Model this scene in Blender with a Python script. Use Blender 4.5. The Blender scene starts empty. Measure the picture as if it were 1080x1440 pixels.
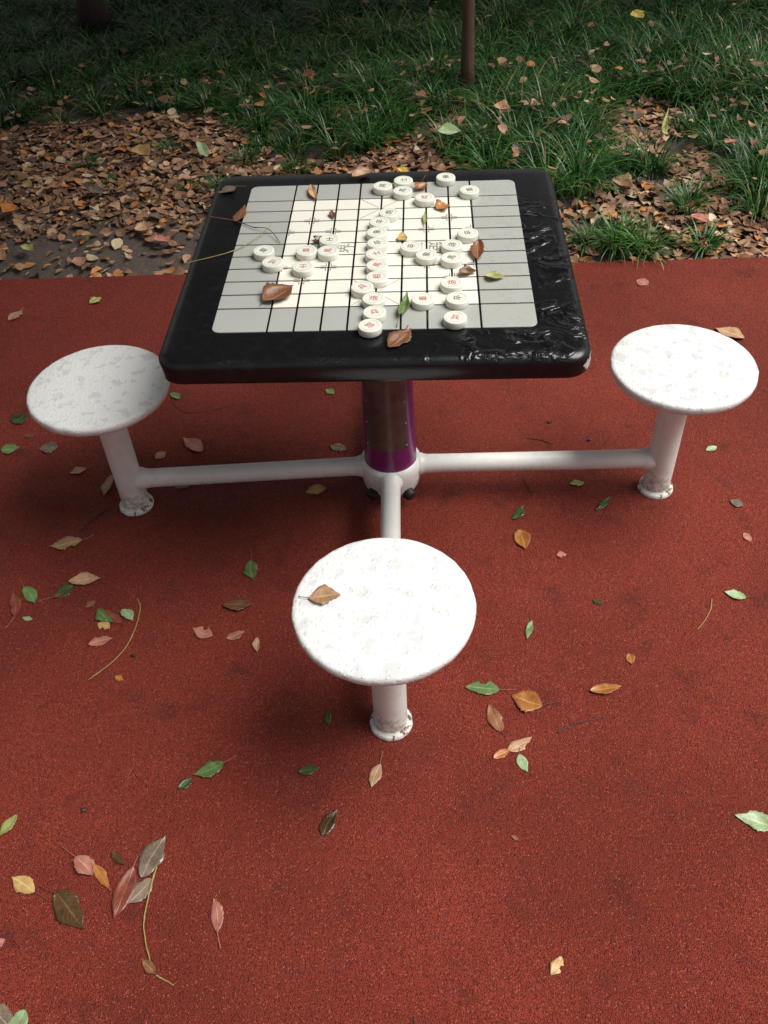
import bpy, bmesh, math, random
import numpy as np
from mathutils import Vector, Matrix, noise
R = math.radians; PI = math.pi
random.seed(7)
sc = bpy.context.scene
col = sc.collection

# ---------------------------------------------------------------- camera
CF = Vector((-0.04840973, 0.70631728, -0.7062382)); CR = Vector((0.99878062, 0.02737595, -0.0410833)); CU = Vector((0.0096839, 0.70736585, 0.70678127))
CP = Vector((0.1034, -1.9086, 1.8162)); FL = 1282.065
cd = bpy.data.cameras.new('camera'); cam = bpy.data.objects.new('camera', cd); col.objects.link(cam)
M = Matrix((CR, CU, -CF)).transposed().to_4x4(); M.translation = CP; cam.matrix_world = M
cd.sensor_fit = 'VERTICAL'; cd.sensor_height = 36; cd.sensor_width = 27; cd.lens = FL / 1440 * 36
cd.clip_start = 0.05; cd.clip_end = 500
sc.camera = cam
def at(px, py, z=0.0):
    d = CF * FL + CR * (px - 540) - CU * (py - 720)
    return CP + d * ((z - CP.z) / d.z)

# ---------------------------------------------------------------- helpers
def tag(o, label=None, cat=None, group=None, kind=None):
    if label: o['label'] = label
    if cat: o['category'] = cat
    if group: o['group'] = group
    if kind: o['kind'] = kind
    return o
def empty(name, loc):
    o = bpy.data.objects.new(name, None); o.location = loc; o.empty_display_size = .05; col.objects.link(o); return o
def link(name, me, mat, parent=None, loc=None, smooth=False):
    o = bpy.data.objects.new(name, me)
    if mat and not me.materials: me.materials.append(mat)
    if smooth:
        me.polygons.foreach_set('use_smooth', [True] * len(me.polygons))
    col.objects.link(o)
    if parent: o.parent = parent
    if loc is not None: o.location = loc
    return o
def bm_obj(name, bm, mat, parent=None, loc=None, smooth=False, sharp=None):
    me = bpy.data.meshes.new(name)
    bmesh.ops.recalc_face_normals(bm, faces=bm.faces)
    bm.to_mesh(me); bm.free()
    if sharp:
        me.polygons.foreach_set('use_smooth', [True] * len(me.polygons))
        me.set_sharp_from_angle(angle=R(sharp))
    return link(name, me, mat, parent, loc, smooth)
def lathe(bm, prof, seg=48, mat=None, c=(0, 0, 0)):
    rings = []
    for r, z in prof:
        if r < 1e-6: rings.append([bm.verts.new((c[0], c[1], c[2] + z))])
        else: rings.append([bm.verts.new((c[0] + r * math.cos(2*PI*i/seg), c[1] + r * math.sin(2*PI*i/seg), c[2] + z)) for i in range(seg)])
    for a, b in zip(rings, rings[1:]):
        for i in range(seg):
            j = (i + 1) % seg
            if len(a) == 1 and len(b) == 1: continue
            if len(a) == 1: bm.faces.new((a[0], b[i], b[j]))
            elif len(b) == 1: bm.faces.new((a[i], a[j], b[0]))
            else: bm.faces.new((a[i], a[j], b[j], b[i]))
    return bm
def tube(bm, pts, rads, seg=10, cap=True):
    pts = [Vector(p) for p in pts]; n = len(pts)
    if not isinstance(rads, (list, tuple)): rads = [rads] * n
    rings = []; up = Vector((0.13, 0.21, 1))
    t0 = (pts[1] - pts[0]).normalized()
    if abs(t0.z) > .9: up = Vector((1, .1, 0))
    for i, p in enumerate(pts):
        t = (pts[min(i+1, n-1)] - pts[max(i-1, 0)]).normalized()
        a = t.cross(up).normalized(); b = t.cross(a)
        rings.append([bm.verts.new(p + (a * math.cos(2*PI*k/seg) + b * math.sin(2*PI*k/seg)) * rads[i]) for k in range(seg)])
    for a, b in zip(rings, rings[1:]):
        for i in range(seg):
            j = (i+1) % seg; bm.faces.new((a[i], a[j], b[j], b[i]))
    if cap:
        bm.faces.new(rings[0]); bm.faces.new(rings[-1])
    return bm

# ---------------------------------------------------------------- node helper
class NT:
    def __init__(s, name):
        s.m = bpy.data.materials.new(name); s.m.use_nodes = True
        s.t = s.m.node_tree; s.n = s.t.nodes; s.l = s.t.links; s.b = s.n['Principled BSDF']
        s.tc = s.n.new('ShaderNodeTexCoord')
        s.co = s.tc.outputs['Object']
    def put(s, sock, v):
        if isinstance(v, bpy.types.NodeSocket): s.l.new(v, sock)
        else:
            if isinstance(v, (tuple, list)) and len(v) == 3 and sock.type == 'RGBA': v = (*v, 1)
            sock.default_value = v
    def set(s, **k):
        for a, v in k.items(): s.put(s.b.inputs[a.replace('_', ' ')], v)
    def noise(s, scale, detail=3, rough=.5, co=None, dist=0, out='Fac'):
        n = s.n.new('ShaderNodeTexNoise'); s.l.new(co or s.co, n.inputs['Vector'])
        n.inputs['Scale'].default_value = scale; n.inputs['Detail'].default_value = detail
        n.inputs['Roughness'].default_value = rough; n.inputs['Distortion'].default_value = dist
        return n.outputs[out]
    def voro(s, scale, out='Distance', co=None, rand=1, feature='F1'):
        n = s.n.new('ShaderNodeTexVoronoi'); s.l.new(co or s.co, n.inputs['Vector']); n.feature = feature
        n.inputs['Scale'].default_value = scale; n.inputs['Randomness'].default_value = rand
        return n.outputs[out]
    def ramp(s, f, stops, interp='LINEAR'):
        n = s.n.new('ShaderNodeValToRGB'); s.l.new(f, n.inputs[0]); cr = n.color_ramp; cr.interpolation = interp
        while len(cr.elements) < len(stops): cr.elements.new(.5)
        for e, (p, c) in zip(cr.elements, stops):
            e.position = p; e.color = (c, c, c, 1) if isinstance(c, (int, float)) else (*c, 1)
        return n.outputs[0]
    def mix(s, f, a, b, mode='MIX'):
        n = s.n.new('ShaderNodeMix'); n.data_type = 'RGBA'; n.blend_type = mode
        s.put(n.inputs[0], f); s.put(n.inputs[6], a); s.put(n.inputs[7], b); return n.outputs[2]
    def math(s, op, a, b=0.0, c=0.0, clamp=False):
        n = s.n.new('ShaderNodeMath'); n.operation = op; n.use_clamp = clamp
        for i, v in enumerate((a, b, c)): s.put(n.inputs[i], v)
        return n.outputs[0]
    def maprange(s, v, a, b, c, d):
        n = s.n.new('ShaderNodeMapRange'); s.put(n.inputs[0], v)
        for i, x in enumerate((a, b, c, d)): n.inputs[i+1].default_value = x
        return n.outputs[0]
    def sep(s, co=None):
        n = s.n.new('ShaderNodeSeparateXYZ'); s.l.new(co or s.co, n.inputs[0]); return n.outputs
    def bump(s, h, strength=.5, dist=.01, nrm=None):
        n = s.n.new('ShaderNodeBump'); s.put(n.inputs['Height'], h); n.inputs['Strength'].default_value = strength
        n.inputs['Distance'].default_value = dist
        if nrm: s.l.new(nrm, n.inputs['Normal'])
        return n.outputs[0]

# ---------------------------------------------------------------- materials
def m_rubber():
    t = NT('red_rubber_granules')
    cells = t.voro(380, 'Color'); d = t.voro(380)
    hue = t.sep(cells)[0]
    c = t.mix(hue, (.19, .025, .013), (.36, .052, .029))
    big = t.noise(1.6, 5, .6)
    c = t.mix(t.ramp(big, [(.35, .75), (.65, 0.0)]), c, (.14, .018, .009))
    spots = t.noise(9, 4, .65)
    c = t.mix(t.ramp(spots, [(.56, 0), (.72, .6)]), c, (.06, .014, .012))
    pale = t.math('GREATER_THAN', t.sep(cells)[1], .965)
    c = t.mix(t.math('MULTIPLY', pale, .45), c, (.55, .17, .10))
    gaps = t.ramp(d, [(.35, 0), (.75, .8)])
    c = t.mix(gaps, c, (.07, .010, .006))
    t.set(Base_Color=c, Roughness=t.mix(t.sep(cells)[2], (.3,)*3, (.8,)*3), Specular_IOR_Level=.22)
    h = t.math('MULTIPLY', d, -1.0)
    b = t.bump(h, .8, .0035)
    b = t.bump(t.noise(60, 4, .6), .35, .012, b)
    t.set(Normal=b)
    return t.m
def m_soil():
    t = NT('damp_soil')
    c = t.mix(t.noise(14, 8, .7), (.04, .03, .024), (.19, .145, .12))
    c = t.mix(t.ramp(t.noise(60, 3), [(.55, 0), (.7, .7)]), c, (.19, .12, .08))
    t.set(Base_Color=c, Roughness=.75, Normal=t.bump(t.noise(45, 8, .75), 1.0, .02))
    return t.m
def m_paint(name, base, dirt=.3, rough=.4, bumpy=True):
    t = NT(name)
    f = t.ramp(t.noise(22, 6, .7), [(.5, 0), (.78, dirt)])
    c = t.mix(f, base, (base[0]*.55, base[1]*.5, base[2]*.43))
    # grime gathered low down by rain splash
    z = t.sep()[2]
    low = t.math('MULTIPLY', t.maprange(z, .0, .12, 1, 0), t.ramp(t.noise(70, 5, .7), [(.42, 0), (.6, .9)]))
    c = t.mix(low, c, (.24, .17, .11))
    t.set(Base_Color=c, Roughness=rough, Coat_Weight=.15, Coat_Roughness=.2)
    h = t.noise(90, 5, .6)
    t.set(Normal=t.bump(h, .25 if bumpy else .1, .003))
    return t.m
def m_seat():
    t = NT('wet_white_seat')
    n = t.noise(30, 3, .55, dist=.25)
    puddle = t.ramp(n, [(.55, 0), (.61, 1)])
    rough_h = t.noise(160, 5, .7)
    c = t.mix(puddle, (.70, .70, .685), (.60, .60, .59))
    speck = t.ramp(t.noise(110, 2, .4), [(.80, 0), (.84, .4)])
    c = t.mix(speck, c, (.45, .43, .40))
    t.set(Base_Color=c, Roughness=t.mix(puddle, (.5,)*3, (.08,)*3))
    h = t.mix(puddle, rough_h, (.62,)*3)
    drops = t.ramp(t.voro(75), [(.18, 1), (.3, 0)])
    hh = t.math('ADD', h, t.math('MULTIPLY', drops, .5))
    t.set(Normal=t.bump(hh, .55, .003))
    return t.m
def m_black():
    t = NT('wet_black_tabletop')
    x, y, z = t.sep()
    # water lying along the right and front right borders
    right = t.maprange(x, .325, .35, 0, 1)
    front = t.math('MULTIPLY', t.maprange(y, -.313, -.33, 0, 1), t.maprange(x, -.02, .25, 0, 1))
    fade = t.maprange(y, .28, .17, 0, 1)
    zone = t.math('MULTIPLY', t.math('MAXIMUM', t.math('MULTIPLY', right, fade), front), t.maprange(z, .735, .748, 0, 1))
    n = t.noise(13, 3, .5, dist=.9)
    blob = t.ramp(n, [(.47, 0), (.55, 1), (.62, .6), (.72, 0.0)])
    zone = t.math('MULTIPLY', zone, t.ramp(t.noise(7, 2, .5), [(.38, .25), (.55, 1)]))
    water = t.math('MULTIPLY', blob, zone)
    beads = t.ramp(t.voro(210), [(.15, 1), (.33, 0)])
    bz = t.math('MULTIPLY', beads, t.ramp(t.noise(11, 3), [(.45, 0), (.62, 1)]))
    h = t.math('ADD', t.math('MULTIPLY', water, 1.0), t.math('MULTIPLY', bz, .07))
    h = t.math('ADD', h, t.math('MULTIPLY', t.noise(16, 2), .08))
    dust = t.ramp(t.noise(40, 6, .7), [(.5, 0), (.75, .35)])
    c = t.mix(dust, (.006, .006, .007), (.022, .022, .024))
    t.set(Base_Color=c, Roughness=t.mix(water, (.24,)*3, (.03,)*3), Normal=t.bump(h, 1.0, .0042), Specular_IOR_Level=.42)
    return t.m
def m_tile(name, base):
    t = NT(name)
    c = t.mix(t.ramp(t.noise(14, 6, .65), [(.4, 0), (.8, .3)]), base, tuple(v*.78 for v in base))
    c = t.mix(t.ramp(t.noise(120, 2), [(.70, 0), (.76, .35)]), c, tuple(v*.45 for v in base))
    x, y, z = t.sep()
    wet = t.math('MULTIPLY', t.maprange(x, .2, .3, 0, 1), t.ramp(t.noise(34, 3, .5, dist=1), [(.55, 0), (.60, 1)]))
    t.set(Base_Color=c, Roughness=t.mix(wet, (.38,)*3, (.05,)*3), Normal=t.bump(wet, .3, .001))
    return t.m
def m_simple(name, base, rough=.5, metal=0, var=.25, scale=40, bump=.1):
    t = NT(name)
    c = t.mix(t.ramp(t.noise(scale, 4, .6), [(.35, 0), (.75, 1)]), base, tuple(v*(1-var) for v in base))
    t.set(Base_Color=c, Roughness=rough, Metallic=metal, Normal=t.bump(t.noise(scale*3, 3), bump, .002))
    return t.m
def m_leaf(name, a, b, spot=(.05, .03, .015), rough=.38, spots=.5):
    t = NT(name)
    uv = t.tc.outputs['UV']; u, v, _ = t.sep(uv)
    oi = t.n.new('ShaderNodeObjectInfo'); rnd = oi.outputs['Random']
    vec = t.n.new('ShaderNodeVectorMath'); vec.operation = 'ADD'; t.l.new(t.co, vec.inputs[0])
    cx = t.n.new('ShaderNodeCombineXYZ'); t.l.new(t.math('MULTIPLY', rnd, 40), cx.inputs[0]); t.l.new(cx.outputs[0], vec.inputs[1])
    co = vec.outputs[0]
    c = t.mix(t.ramp(t.noise(28, 4, .6, co), [(.35, 0), (.7, 1)]), a, b)
    au = t.math('ABSOLUTE', t.math('SUBTRACT', u, .5))
    ve = t.math('SINE', t.math('MULTIPLY', t.math('SUBTRACT', v, t.math('MULTIPLY', au, .55)), 58))
    c = t.mix(t.ramp(t.noise(14, 5, .7, co, 1.0), [(.42, 0), (.62, .75)]), c, tuple(p*.45 + q*.35 for p, q in zip(a, spot)))
    vein = t.math('MAXIMUM', t.ramp(ve, [(.90, 0), (1, .45)]), t.ramp(au, [(.015, .8), (.05, 0)]))
    c = t.mix(vein, c, tuple(min(1, x*1.25 + .015) for x in b))
    c = t.mix(t.ramp(t.noise(75, 4, .6, co), [(.54, 0), (.66, spots)]), c, spot)
    c = t.mix(t.math('MULTIPLY', t.ramp(au, [(.40, 0), (.5, .6)]), t.noise(60, 2, .5, co)), c, spot)
    hv = t.n.new('ShaderNodeHueSaturation'); t.l.new(c, hv.inputs['Color']); t.l.new(t.maprange(rnd, 0, 1, .8, 1.2), hv.inputs['Value'])
    t.set(Base_Color=hv.outputs[0], Roughness=t.mix(t.noise(18, 2, .5, co), (rough*.5,)*3, (rough*1.5,)*3), Normal=t.bump(t.math('ADD', vein, t.noise(120, 3)), .35, .001))
    return t.m
def m_attr(name, attr, rough=.6, wet=.0, transl=0):
    t = NT(name)
    a = t.n.new('ShaderNodeAttribute'); a.attribute_name = attr
    c = t.mix(t.ramp(t.noise(55, 4, .6), [(.45, 0), (.75, .55)]), a.outputs['Color'], t.mix(1.0, a.outputs['Color'], (.5, .42, .36), 'MULTIPLY'))
    t.set(Base_Color=c, Roughness=rough, Specular_IOR_Level=.4)
    if transl:
        tr = t.n.new('ShaderNodeBsdfTranslucent'); t.l.new(c, tr.inputs['Color'])
        mx = t.n.new('ShaderNodeMixShader'); mx.inputs[0].default_value = transl
        out = t.n['Material Output']; t.l.new(t.b.outputs[0], mx.inputs[1]); t.l.new(tr.outputs[0], mx.inputs[2]); t.l.new(mx.outputs[0], out.inputs[0])
    return t.m
def m_bark(name, a, b, rough=.7):
    t = NT(name)
    m = t.n.new('ShaderNodeMapping'); m.inputs['Scale'].default_value = (1, 1, .18); t.l.new(t.co, m.inputs[0])
    n = t.noise(26, 7, .7, m.outputs[0])
    t.set(Base_Color=t.mix(n, a, b), Roughness=rough, Normal=t.bump(n, .7, .015))
    return t.m

RUB = m_rubber(); SOIL = m_soil(); SEAT = m_seat(); PAINT = m_paint('white_paint', (.78, .77, .73)); BLACK = m_black()
GREY = m_tile('grey_tile', (.36, .365, .335)); IVORY = m_tile('ivory_tile', (.74, .72, .63))
PURPLE = m_simple('purple_paint', (.20, .022, .13), .28, 0, .3, 20)
PLATE = m_simple('brown_metal_plate', (.17, .125, .105), .38, .5, .4, 30)
RIVET = m_simple('rivet_metal', (.35, .33, .30), .4, .7)
RBLK = m_simple('black_rubber', (.012, .012, .013), .55)
RUST = m_simple('rusty_weld', (.22, .12, .07), .8, 0, .6, 90, .5)
CHIP = m_simple('bare_filler', (.48, .46, .42), .7)
PIECE = m_simple('ivory_plastic', (.70, .69, .60), .42, 0, .10, 25, .08)
REDINK = m_simple('red_ink', (.42, .075, .06), .6); BLKINK = m_simple('dark_green_ink', (.07, .085, .07), .6)
RING = m_simple('engraved_ring', (.50, .53, .45), .7)
MARK = m_simple('faded_purple_print', (.17, .07, .10), .6); XLINE = m_simple('faded_red_print', (.42, .20, .17), .6)
GLYPH = m_simple('grey_print', (.26, .25, .23), .6)
PALM = dict(
  tan=m_leaf('leaf_tan', (.42, .24, .13), (.50, .31, .18), (.16, .07, .03)),
  brown=m_leaf('leaf_brown', (.17, .065, .028), (.26, .11, .045), (.06, .03, .015)),
  dark=m_leaf('leaf_dark', (.055, .03, .012), (.10, .05, .02), (.02, .015, .008), .2),
  orange=m_leaf('leaf_orange', (.36, .13, .028), (.48, .20, .05), (.18, .06, .02), .3),
  pink=m_leaf('leaf_pink', (.40, .15, .11), (.48, .22, .16), (.22, .07, .05), .35),
  red=m_leaf('leaf_red', (.18, .035, .02), (.25, .06, .03), (.08, .03, .02), .35),
  green=m_leaf('leaf_green', (.09, .16, .045), (.15, .23, .08), (.05, .05, .02), .3),
  dgreen=m_leaf('leaf_dark_green', (.03, .065, .015), (.06, .10, .03), (.04, .025, .015), .25),
  pgreen=m_leaf('leaf_pale_green', (.26, .36, .17), (.36, .44, .26), (.12, .16, .06), .35),
  ygreen=m_leaf('leaf_yellow_green', (.30, .33, .09), (.40, .40, .16), (.16, .12, .04), .35),
  ochre=m_leaf('leaf_ochre', (.45, .29, .10), (.55, .37, .16), (.25, .11, .04), .35),
  grey=m_leaf('leaf_grey', (.14, .10, .07), (.24, .18, .14), (.10, .06, .04), .2),
  yellow=m_leaf('leaf_yellow', (.62, .45, .06), (.70, .55, .12), (.35, .2, .05), .4),
)
STEM = {k: m_simple('stem_' + k, c, .55) for k, c in dict(brown=(.13, .06, .035), red=(.30, .12, .09), yellow=(.27, .22, .055), dark=(.03, .02, .017)).items()}

# ---------------------------------------------------------------- ground
def edge_y(x): return 1.24 + .013 * x
def ground_z(x, y):
    k = min(1, max(0, (y - edge_y(x)) / .15))
    return -.03 + k * (.018 * noise.noise(Vector((x*1.3, y*1.3, 0))) + .010 * noise.noise(Vector((x*6, y*6, 3))) + .02)
bm = bmesh.new()
def axis(a, b, n, far): 
    return [-far, -far*.4] + [a + (b-a)*i/n for i in range(n+1)] + [far*.4, far]
xs = axis(-6, 6, 150, 90); ys = [-90, -20, -6, 0, 1.1] + [1.2 + .06*i for i in range(120)] + [12, 20, 45, 90]
grid = [[bm.verts.new((x, y, ground_z(x, y) if abs(x) < 7 and 1.1 < y < 9 else -.03)) for x in xs] for y in ys]
for j in range(len(ys)-1):
    for i in range(len(xs)-1): bm.faces.new((grid[j][i], grid[j][i+1], grid[j+1][i+1], grid[j+1][i]))
tag(bm_obj('ground', bm, SOIL, smooth=True), kind='structure')
bm = bmesh.new()
n = 400; top = []; low = []
for i in range(n+1):
    x = -9 + 18*i/n; y = edge_y(x) + .006*noise.noise(Vector((x*9, 0, 0))) + .003*noise.noise(Vector((x*40, 2, 0)))
    top.append(bm.verts.new((x, y - .004, 0))); low.append((bm.verts.new((x, y, -.005)), bm.verts.new((x, y, -.05))))
for i in range(n):
    bm.faces.new((top[i], top[i+1], low[i+1][0], low[i][0])); bm.faces.new((low[i][0], low[i+1][0], low[i+1][1], low[i][1]))
back = [bm.verts.new((v.co.x, -12, 0)) for v in top]
for i in range(n): bm.faces.new((back[i], back[i+1], top[i+1], top[i]))
tag(bm_obj('rubber_paving', bm, RUB), kind='structure')

# ---------------------------------------------------------------- chess table
TABLE = empty('chess_table', (0, 0, 0))
tag(TABLE, 'black square topped board game table with white frame and attached round white seats', 'game table')
SX, SY = .440, .4295; TOPZ = .75
def rounded(hx, hy, r, n=10, cx=0, cy=0):
    pts = []
    for qx, qy, a0 in ((1, 1, 0), (-1, 1, 90), (-1, -1, 180), (1, -1, 270)):
        for i in range(n+1):
            a = R(a0 + 90*i/n); pts.append((cx + qx*(hx-r) + r*math.cos(a), cy + qy*(hy-r) + r*math.sin(a)))
    return pts
bm = bmesh.new(); rings = []
prof = [(-.020, .742, .0), (-.012, .7475, 0), (.0, .0, 0)]
steps = [(-.05, .750), (-.021, .750), (-.0150, .7490), (-.0075, .7462), (-.0025, .7422), (.0000, .7385), (.001, .733), (.001, .704), (-.001, .699), (-.004, .6965), (-.03, .696)]
for off, z in steps:
    rings.append([bm.verts.new((x - .007, y + .0125, z)) for x, y in rounded(SX+off, SY+off, max(.02, .050+off))])
for a, b in zip(rings, rings[1:]):
    for i in range(len(a)):
        j = (i+1) % len(a); bm.faces.new((a[i], a[j], b[j], b[i]))
bm.faces.new(rings[0]); bm.faces.new(rings[-1])
TOP = bm_obj('tabletop', bm, BLACK, TABLE, sharp=50)
# worn corner where the black coat is gone
bm = bmesh.new(); prev = None
cc = (SX - .007 - .050, -(SY - .050) + .0125); rr = .0522
for i in range(15):
    a = R(-52 + 40*i/14); w = math.sin(PI*i/14)
    z0 = .722 - .014*w*(1+.3*math.sin(i*2.1)); z1 = .722 + .010*w*(1+.4*math.sin(i*1.7))
    cur = [bm.verts.new((cc[0]+rr*math.cos(a), cc[1]+rr*math.sin(a), z)) for z in (z0, z1)]
    if prev: bm.faces.new((prev[0], cur[0], cur[1], prev[1]))
    prev = cur
bm_obj('worn_patch', bm, CHIP, TOP)
# board
FX = [-.229 + .05575*k for k in range(9)]; RY = [.274 - .055*k for k in range(10)]
BX0, BX1, BY0, BY1 = -.346, .332, -.310, .3585
gx, gy = .0022, .0024
xe = [BX0] + FX + [BX1]; ye = [BY1] + RY + [BY0]
def tiles(sel, name, mat):
    bm = bmesh.new()
    for i in range(10):
        for j in range(11):
            inner = 1 <= i <= 8 and 1 <= j <= 9
            if inner != sel: continue
            x0 = xe[i] + (gx if i else 0); x1 = xe[i+1] - (gx if i < 9 else 0)
            y1 = ye[j] - (gy if j else 0); y0 = ye[j+1] + (gy if j < 10 else 0)
            corner = (i in (0, 9)) and (j in (0, 10))
            pts = []
            for (cx, cy, sx, sy, a0) in ((x1, y1, 1, 1, 0), (x0, y1, -1, 1, 90), (x0, y0, -1, -1, 180), (x1, y0, 1, -1, 270)):
                rad = .018 if corner and ((i == 9) == (sx > 0)) and ((j == 0) == (sy > 0)) else .0012
                for k in range(7 if rad > .01 else 3):
                    a = R(a0 + 90*k/(6 if rad > .01 else 2)); pts.append((cx - sx*rad + rad*math.cos(a), cy - sy*rad + rad*math.sin(a)))
            lo = [bm.verts.new((x, y, .7502)) for x, y in pts]; hi = [bm.verts.new((x, y, .7516)) for x, y in pts]
            mx, my = sum(p[0] for p in pts)/len(pts), sum(p[1] for p in pts)/len(pts)
            ti = [bm.verts.new((x - .0006*(1 if x > mx else -1), y - .0006*(1 if y > my else -1), .7522)) for x, y in pts]
            for A, B in ((lo, hi), (hi, ti)):
                for k in range(len(pts)):
                    l = (k+1) % len(pts); bm.faces.new((A[k], A[l], B[l], B[k]))
            bm.faces.new(ti)
    return bm_obj(name, bm, mat, TABLE)
tiles(False, 'grey_border_tiles', GREY)
BOARD = tiles(True, 'ivory_board_tiles', IVORY)
ZT = .7525
def strip(bm, p, q, w, z=ZT):
    p = Vector((*p, 0)); q = Vector((*q, 0)); d = (q-p).normalized(); nn = Vector((-d.y, d.x, 0))*w/2
    vs = [(p-nn), (q-nn), (q+nn), (p+nn)]
    bm.faces.new([bm.verts.new((v.x, v.y, z)) for v in vs])
pts = [(f, r) for r in (3, 6) for f in (0, 2, 4, 6, 8)] + [(f, r) for r in (2, 7) for f in (1, 7)]
for f, r in pts:
    bm = bmesh.new()
    for sx in (-1, 1):
        if (f == 0 and sx < 0) or (f == 8 and sx > 0): continue
        for sy in (-1, 1):
            x = FX[f] + sx*.0055; y = RY[r] + sy*.0048
            strip(bm, (x - sx*.0005, y), (x + sx*.013, y), .0019); strip(bm, (x, y + sy*.00076), (x, y + sy*.012), .0017)
    bm_obj('position_mark', bm, MARK, BOARD)
for r0 in (0, 7):
    bm = bmesh.new()
    for c0, c1 in (((3, r0), (5, r0+2)), ((5, r0), (3, r0+2))):
        A = Vector((FX[c0[0]], RY[c0[1]])); B = Vector((FX[c1[0]], RY[c1[1]])); Mid = Vector((FX[4], RY[r0+1]))
        for P, Q in ((A, Mid), (Mid, B)):
            d = (Q-P); strip(bm, tuple(P + d*.10), tuple(Q - d*.10), .0017)
    bm_obj('palace_lines', bm, XLINE, BOARD)

def glyph_mesh(ch, size, ext=.0003):
    c = bpy.data.curves.new('glyph', 'FONT'); c.body = ch; c.size = size; c.align_x = 'CENTER'; c.align_y = 'CENTER'; c.extrude = ext; c.offset = size*.004
    c.resolution_u = 3
    o = bpy.data.objects.new('glyph', c); col.objects.link(o); bpy.context.view_layer.update()
    me = bpy.data.meshes.new_from_object(o.evaluated_get(bpy.context.evaluated_depsgraph_get()))
    bpy.data.objects.remove(o)
    # centre on its own bounds
    co = np.empty(len(me.vertices)*3); me.vertices.foreach_get('co', co); co = co.reshape(-1, 3)
    co[:, :2] -= (co[:, :2].max(0) + co[:, :2].min(0))/2
    me.vertices.foreach_set('co', co.ravel()); me.materials.clear(); return me
for ch, px, py, rot in (('界', 486, 350, 90), ('漢', 452, 351, 90), ('楚', 615, 349, -90), ('河', 583, 349, -90)):
    p = at(px, py, ZT); o = link('board_character', glyph_mesh(ch, .044, .0001), GLYPH, BOARD, (p.x, RY[4] - .0275, ZT + .0001)); o.rotation_euler.z = R(rot)

# column, hub, arms, stools
bm = bmesh.new(); lathe(bm, [(0, .12), (.0725, .12), (.0725, .127), (.071, .20), (.067, .38), (.062, .60), (.060, .697), (0, .697)], 56)
COLM = bm_obj('column', bm, PURPLE, TABLE, sharp=40)
bm = bmesh.new()
def col_r(z): return .0725 - (z-.127)*(.0725-.062)/(.60-.127)
rows = []
for i in range(25):
    z = .207 + (.53-.207)*i/24
    rows.append([bm.verts.new(((col_r(z)+.0018)*math.sin(R(a)), -(col_r(z)+.0018)*math.cos(R(a)), z)) for a in [(-56 + 100*k/20) for k in range(21)]])
for a, b in zip(rows, rows[1:]):
    for k in range(20): bm.faces.new((a[k], a[k+1], b[k+1], b[k]))
PLQ = bm_obj('information_plate', bm, PLATE, COLM, smooth=True)
for z in (.216, .29, .36, .44, .51):
    for a in (-52, 40):
        bm = bmesh.new(); bmesh.ops.create_icosphere(bm, subdivisions=2, radius=.0034); r = col_r(z) + .002
        bm_obj('rivet', bm, RIVET, PLQ, (r*math.sin(R(a)), -r*math.cos(R(a)), z), smooth=True)
MFP = m_simple('faded_plate_print', (.15, .035, .03), .6)
for (z, a0, a1, h) in ((.375, -44, -30, .018), (.335, -46, -20, .012), (.385, 8, 22, .014), (.45, -30, 20, .02)):
    pts = []; bm = bmesh.new()
    for k in range(16):
        t = 2*PI*k/16; a = R((a0+a1)/2 + (a1-a0)/2*math.cos(t)); zz = z + h*math.sin(t)*(1+.2*math.sin(3*t)); r = col_r(zz) + .0024
        pts.append(bm.verts.new((r*math.sin(a), -r*math.cos(a), zz)))
    bm.faces.new(pts)
    bm_obj('faded_red_print', bm, MFP, PLQ)
bm = bmesh.new()
lathe(bm, [(0, .03), (.060, .03), (.074, .036), (.080, .05), (.084, .08), (.086, .105), (.0845, .120), (.080, .129), (.0735, .132), (.0728, .126)], 56)
HUB = bm_obj('hub', bm, PAINT, TABLE, sharp=50)
for a in (-127, -53, 53, 127):
    bm = bmesh.new(); c = Vector((math.cos(R(a)), math.sin(R(a)), 0))
    p0 = c*.070 + Vector((0, 0, .050)); d = (c + Vector((0, 0, -.25))).normalized()
    tube(bm, [p0, p0+d*.020, p0+d*.026, p0+d*.029], [.0175, .0175, .0150, .008], 24)
    bm_obj('rubber_plug', bm, RBLK, HUB, sharp=50)
stools = {'left': (-.7367, -.0518), 'right': (.7492, -.0041), 'front': (.0141, -.7744), 'back': (0, .76)}
SEATP = [(0, .400), (.16, .400), (.172, .402), (.178, .407), (.1805, .4135), (.1812, .420), (.1798, .4262), (.1765, .4292), (.171, .4305), (.10, .4310), (0, .4312)]
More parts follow.
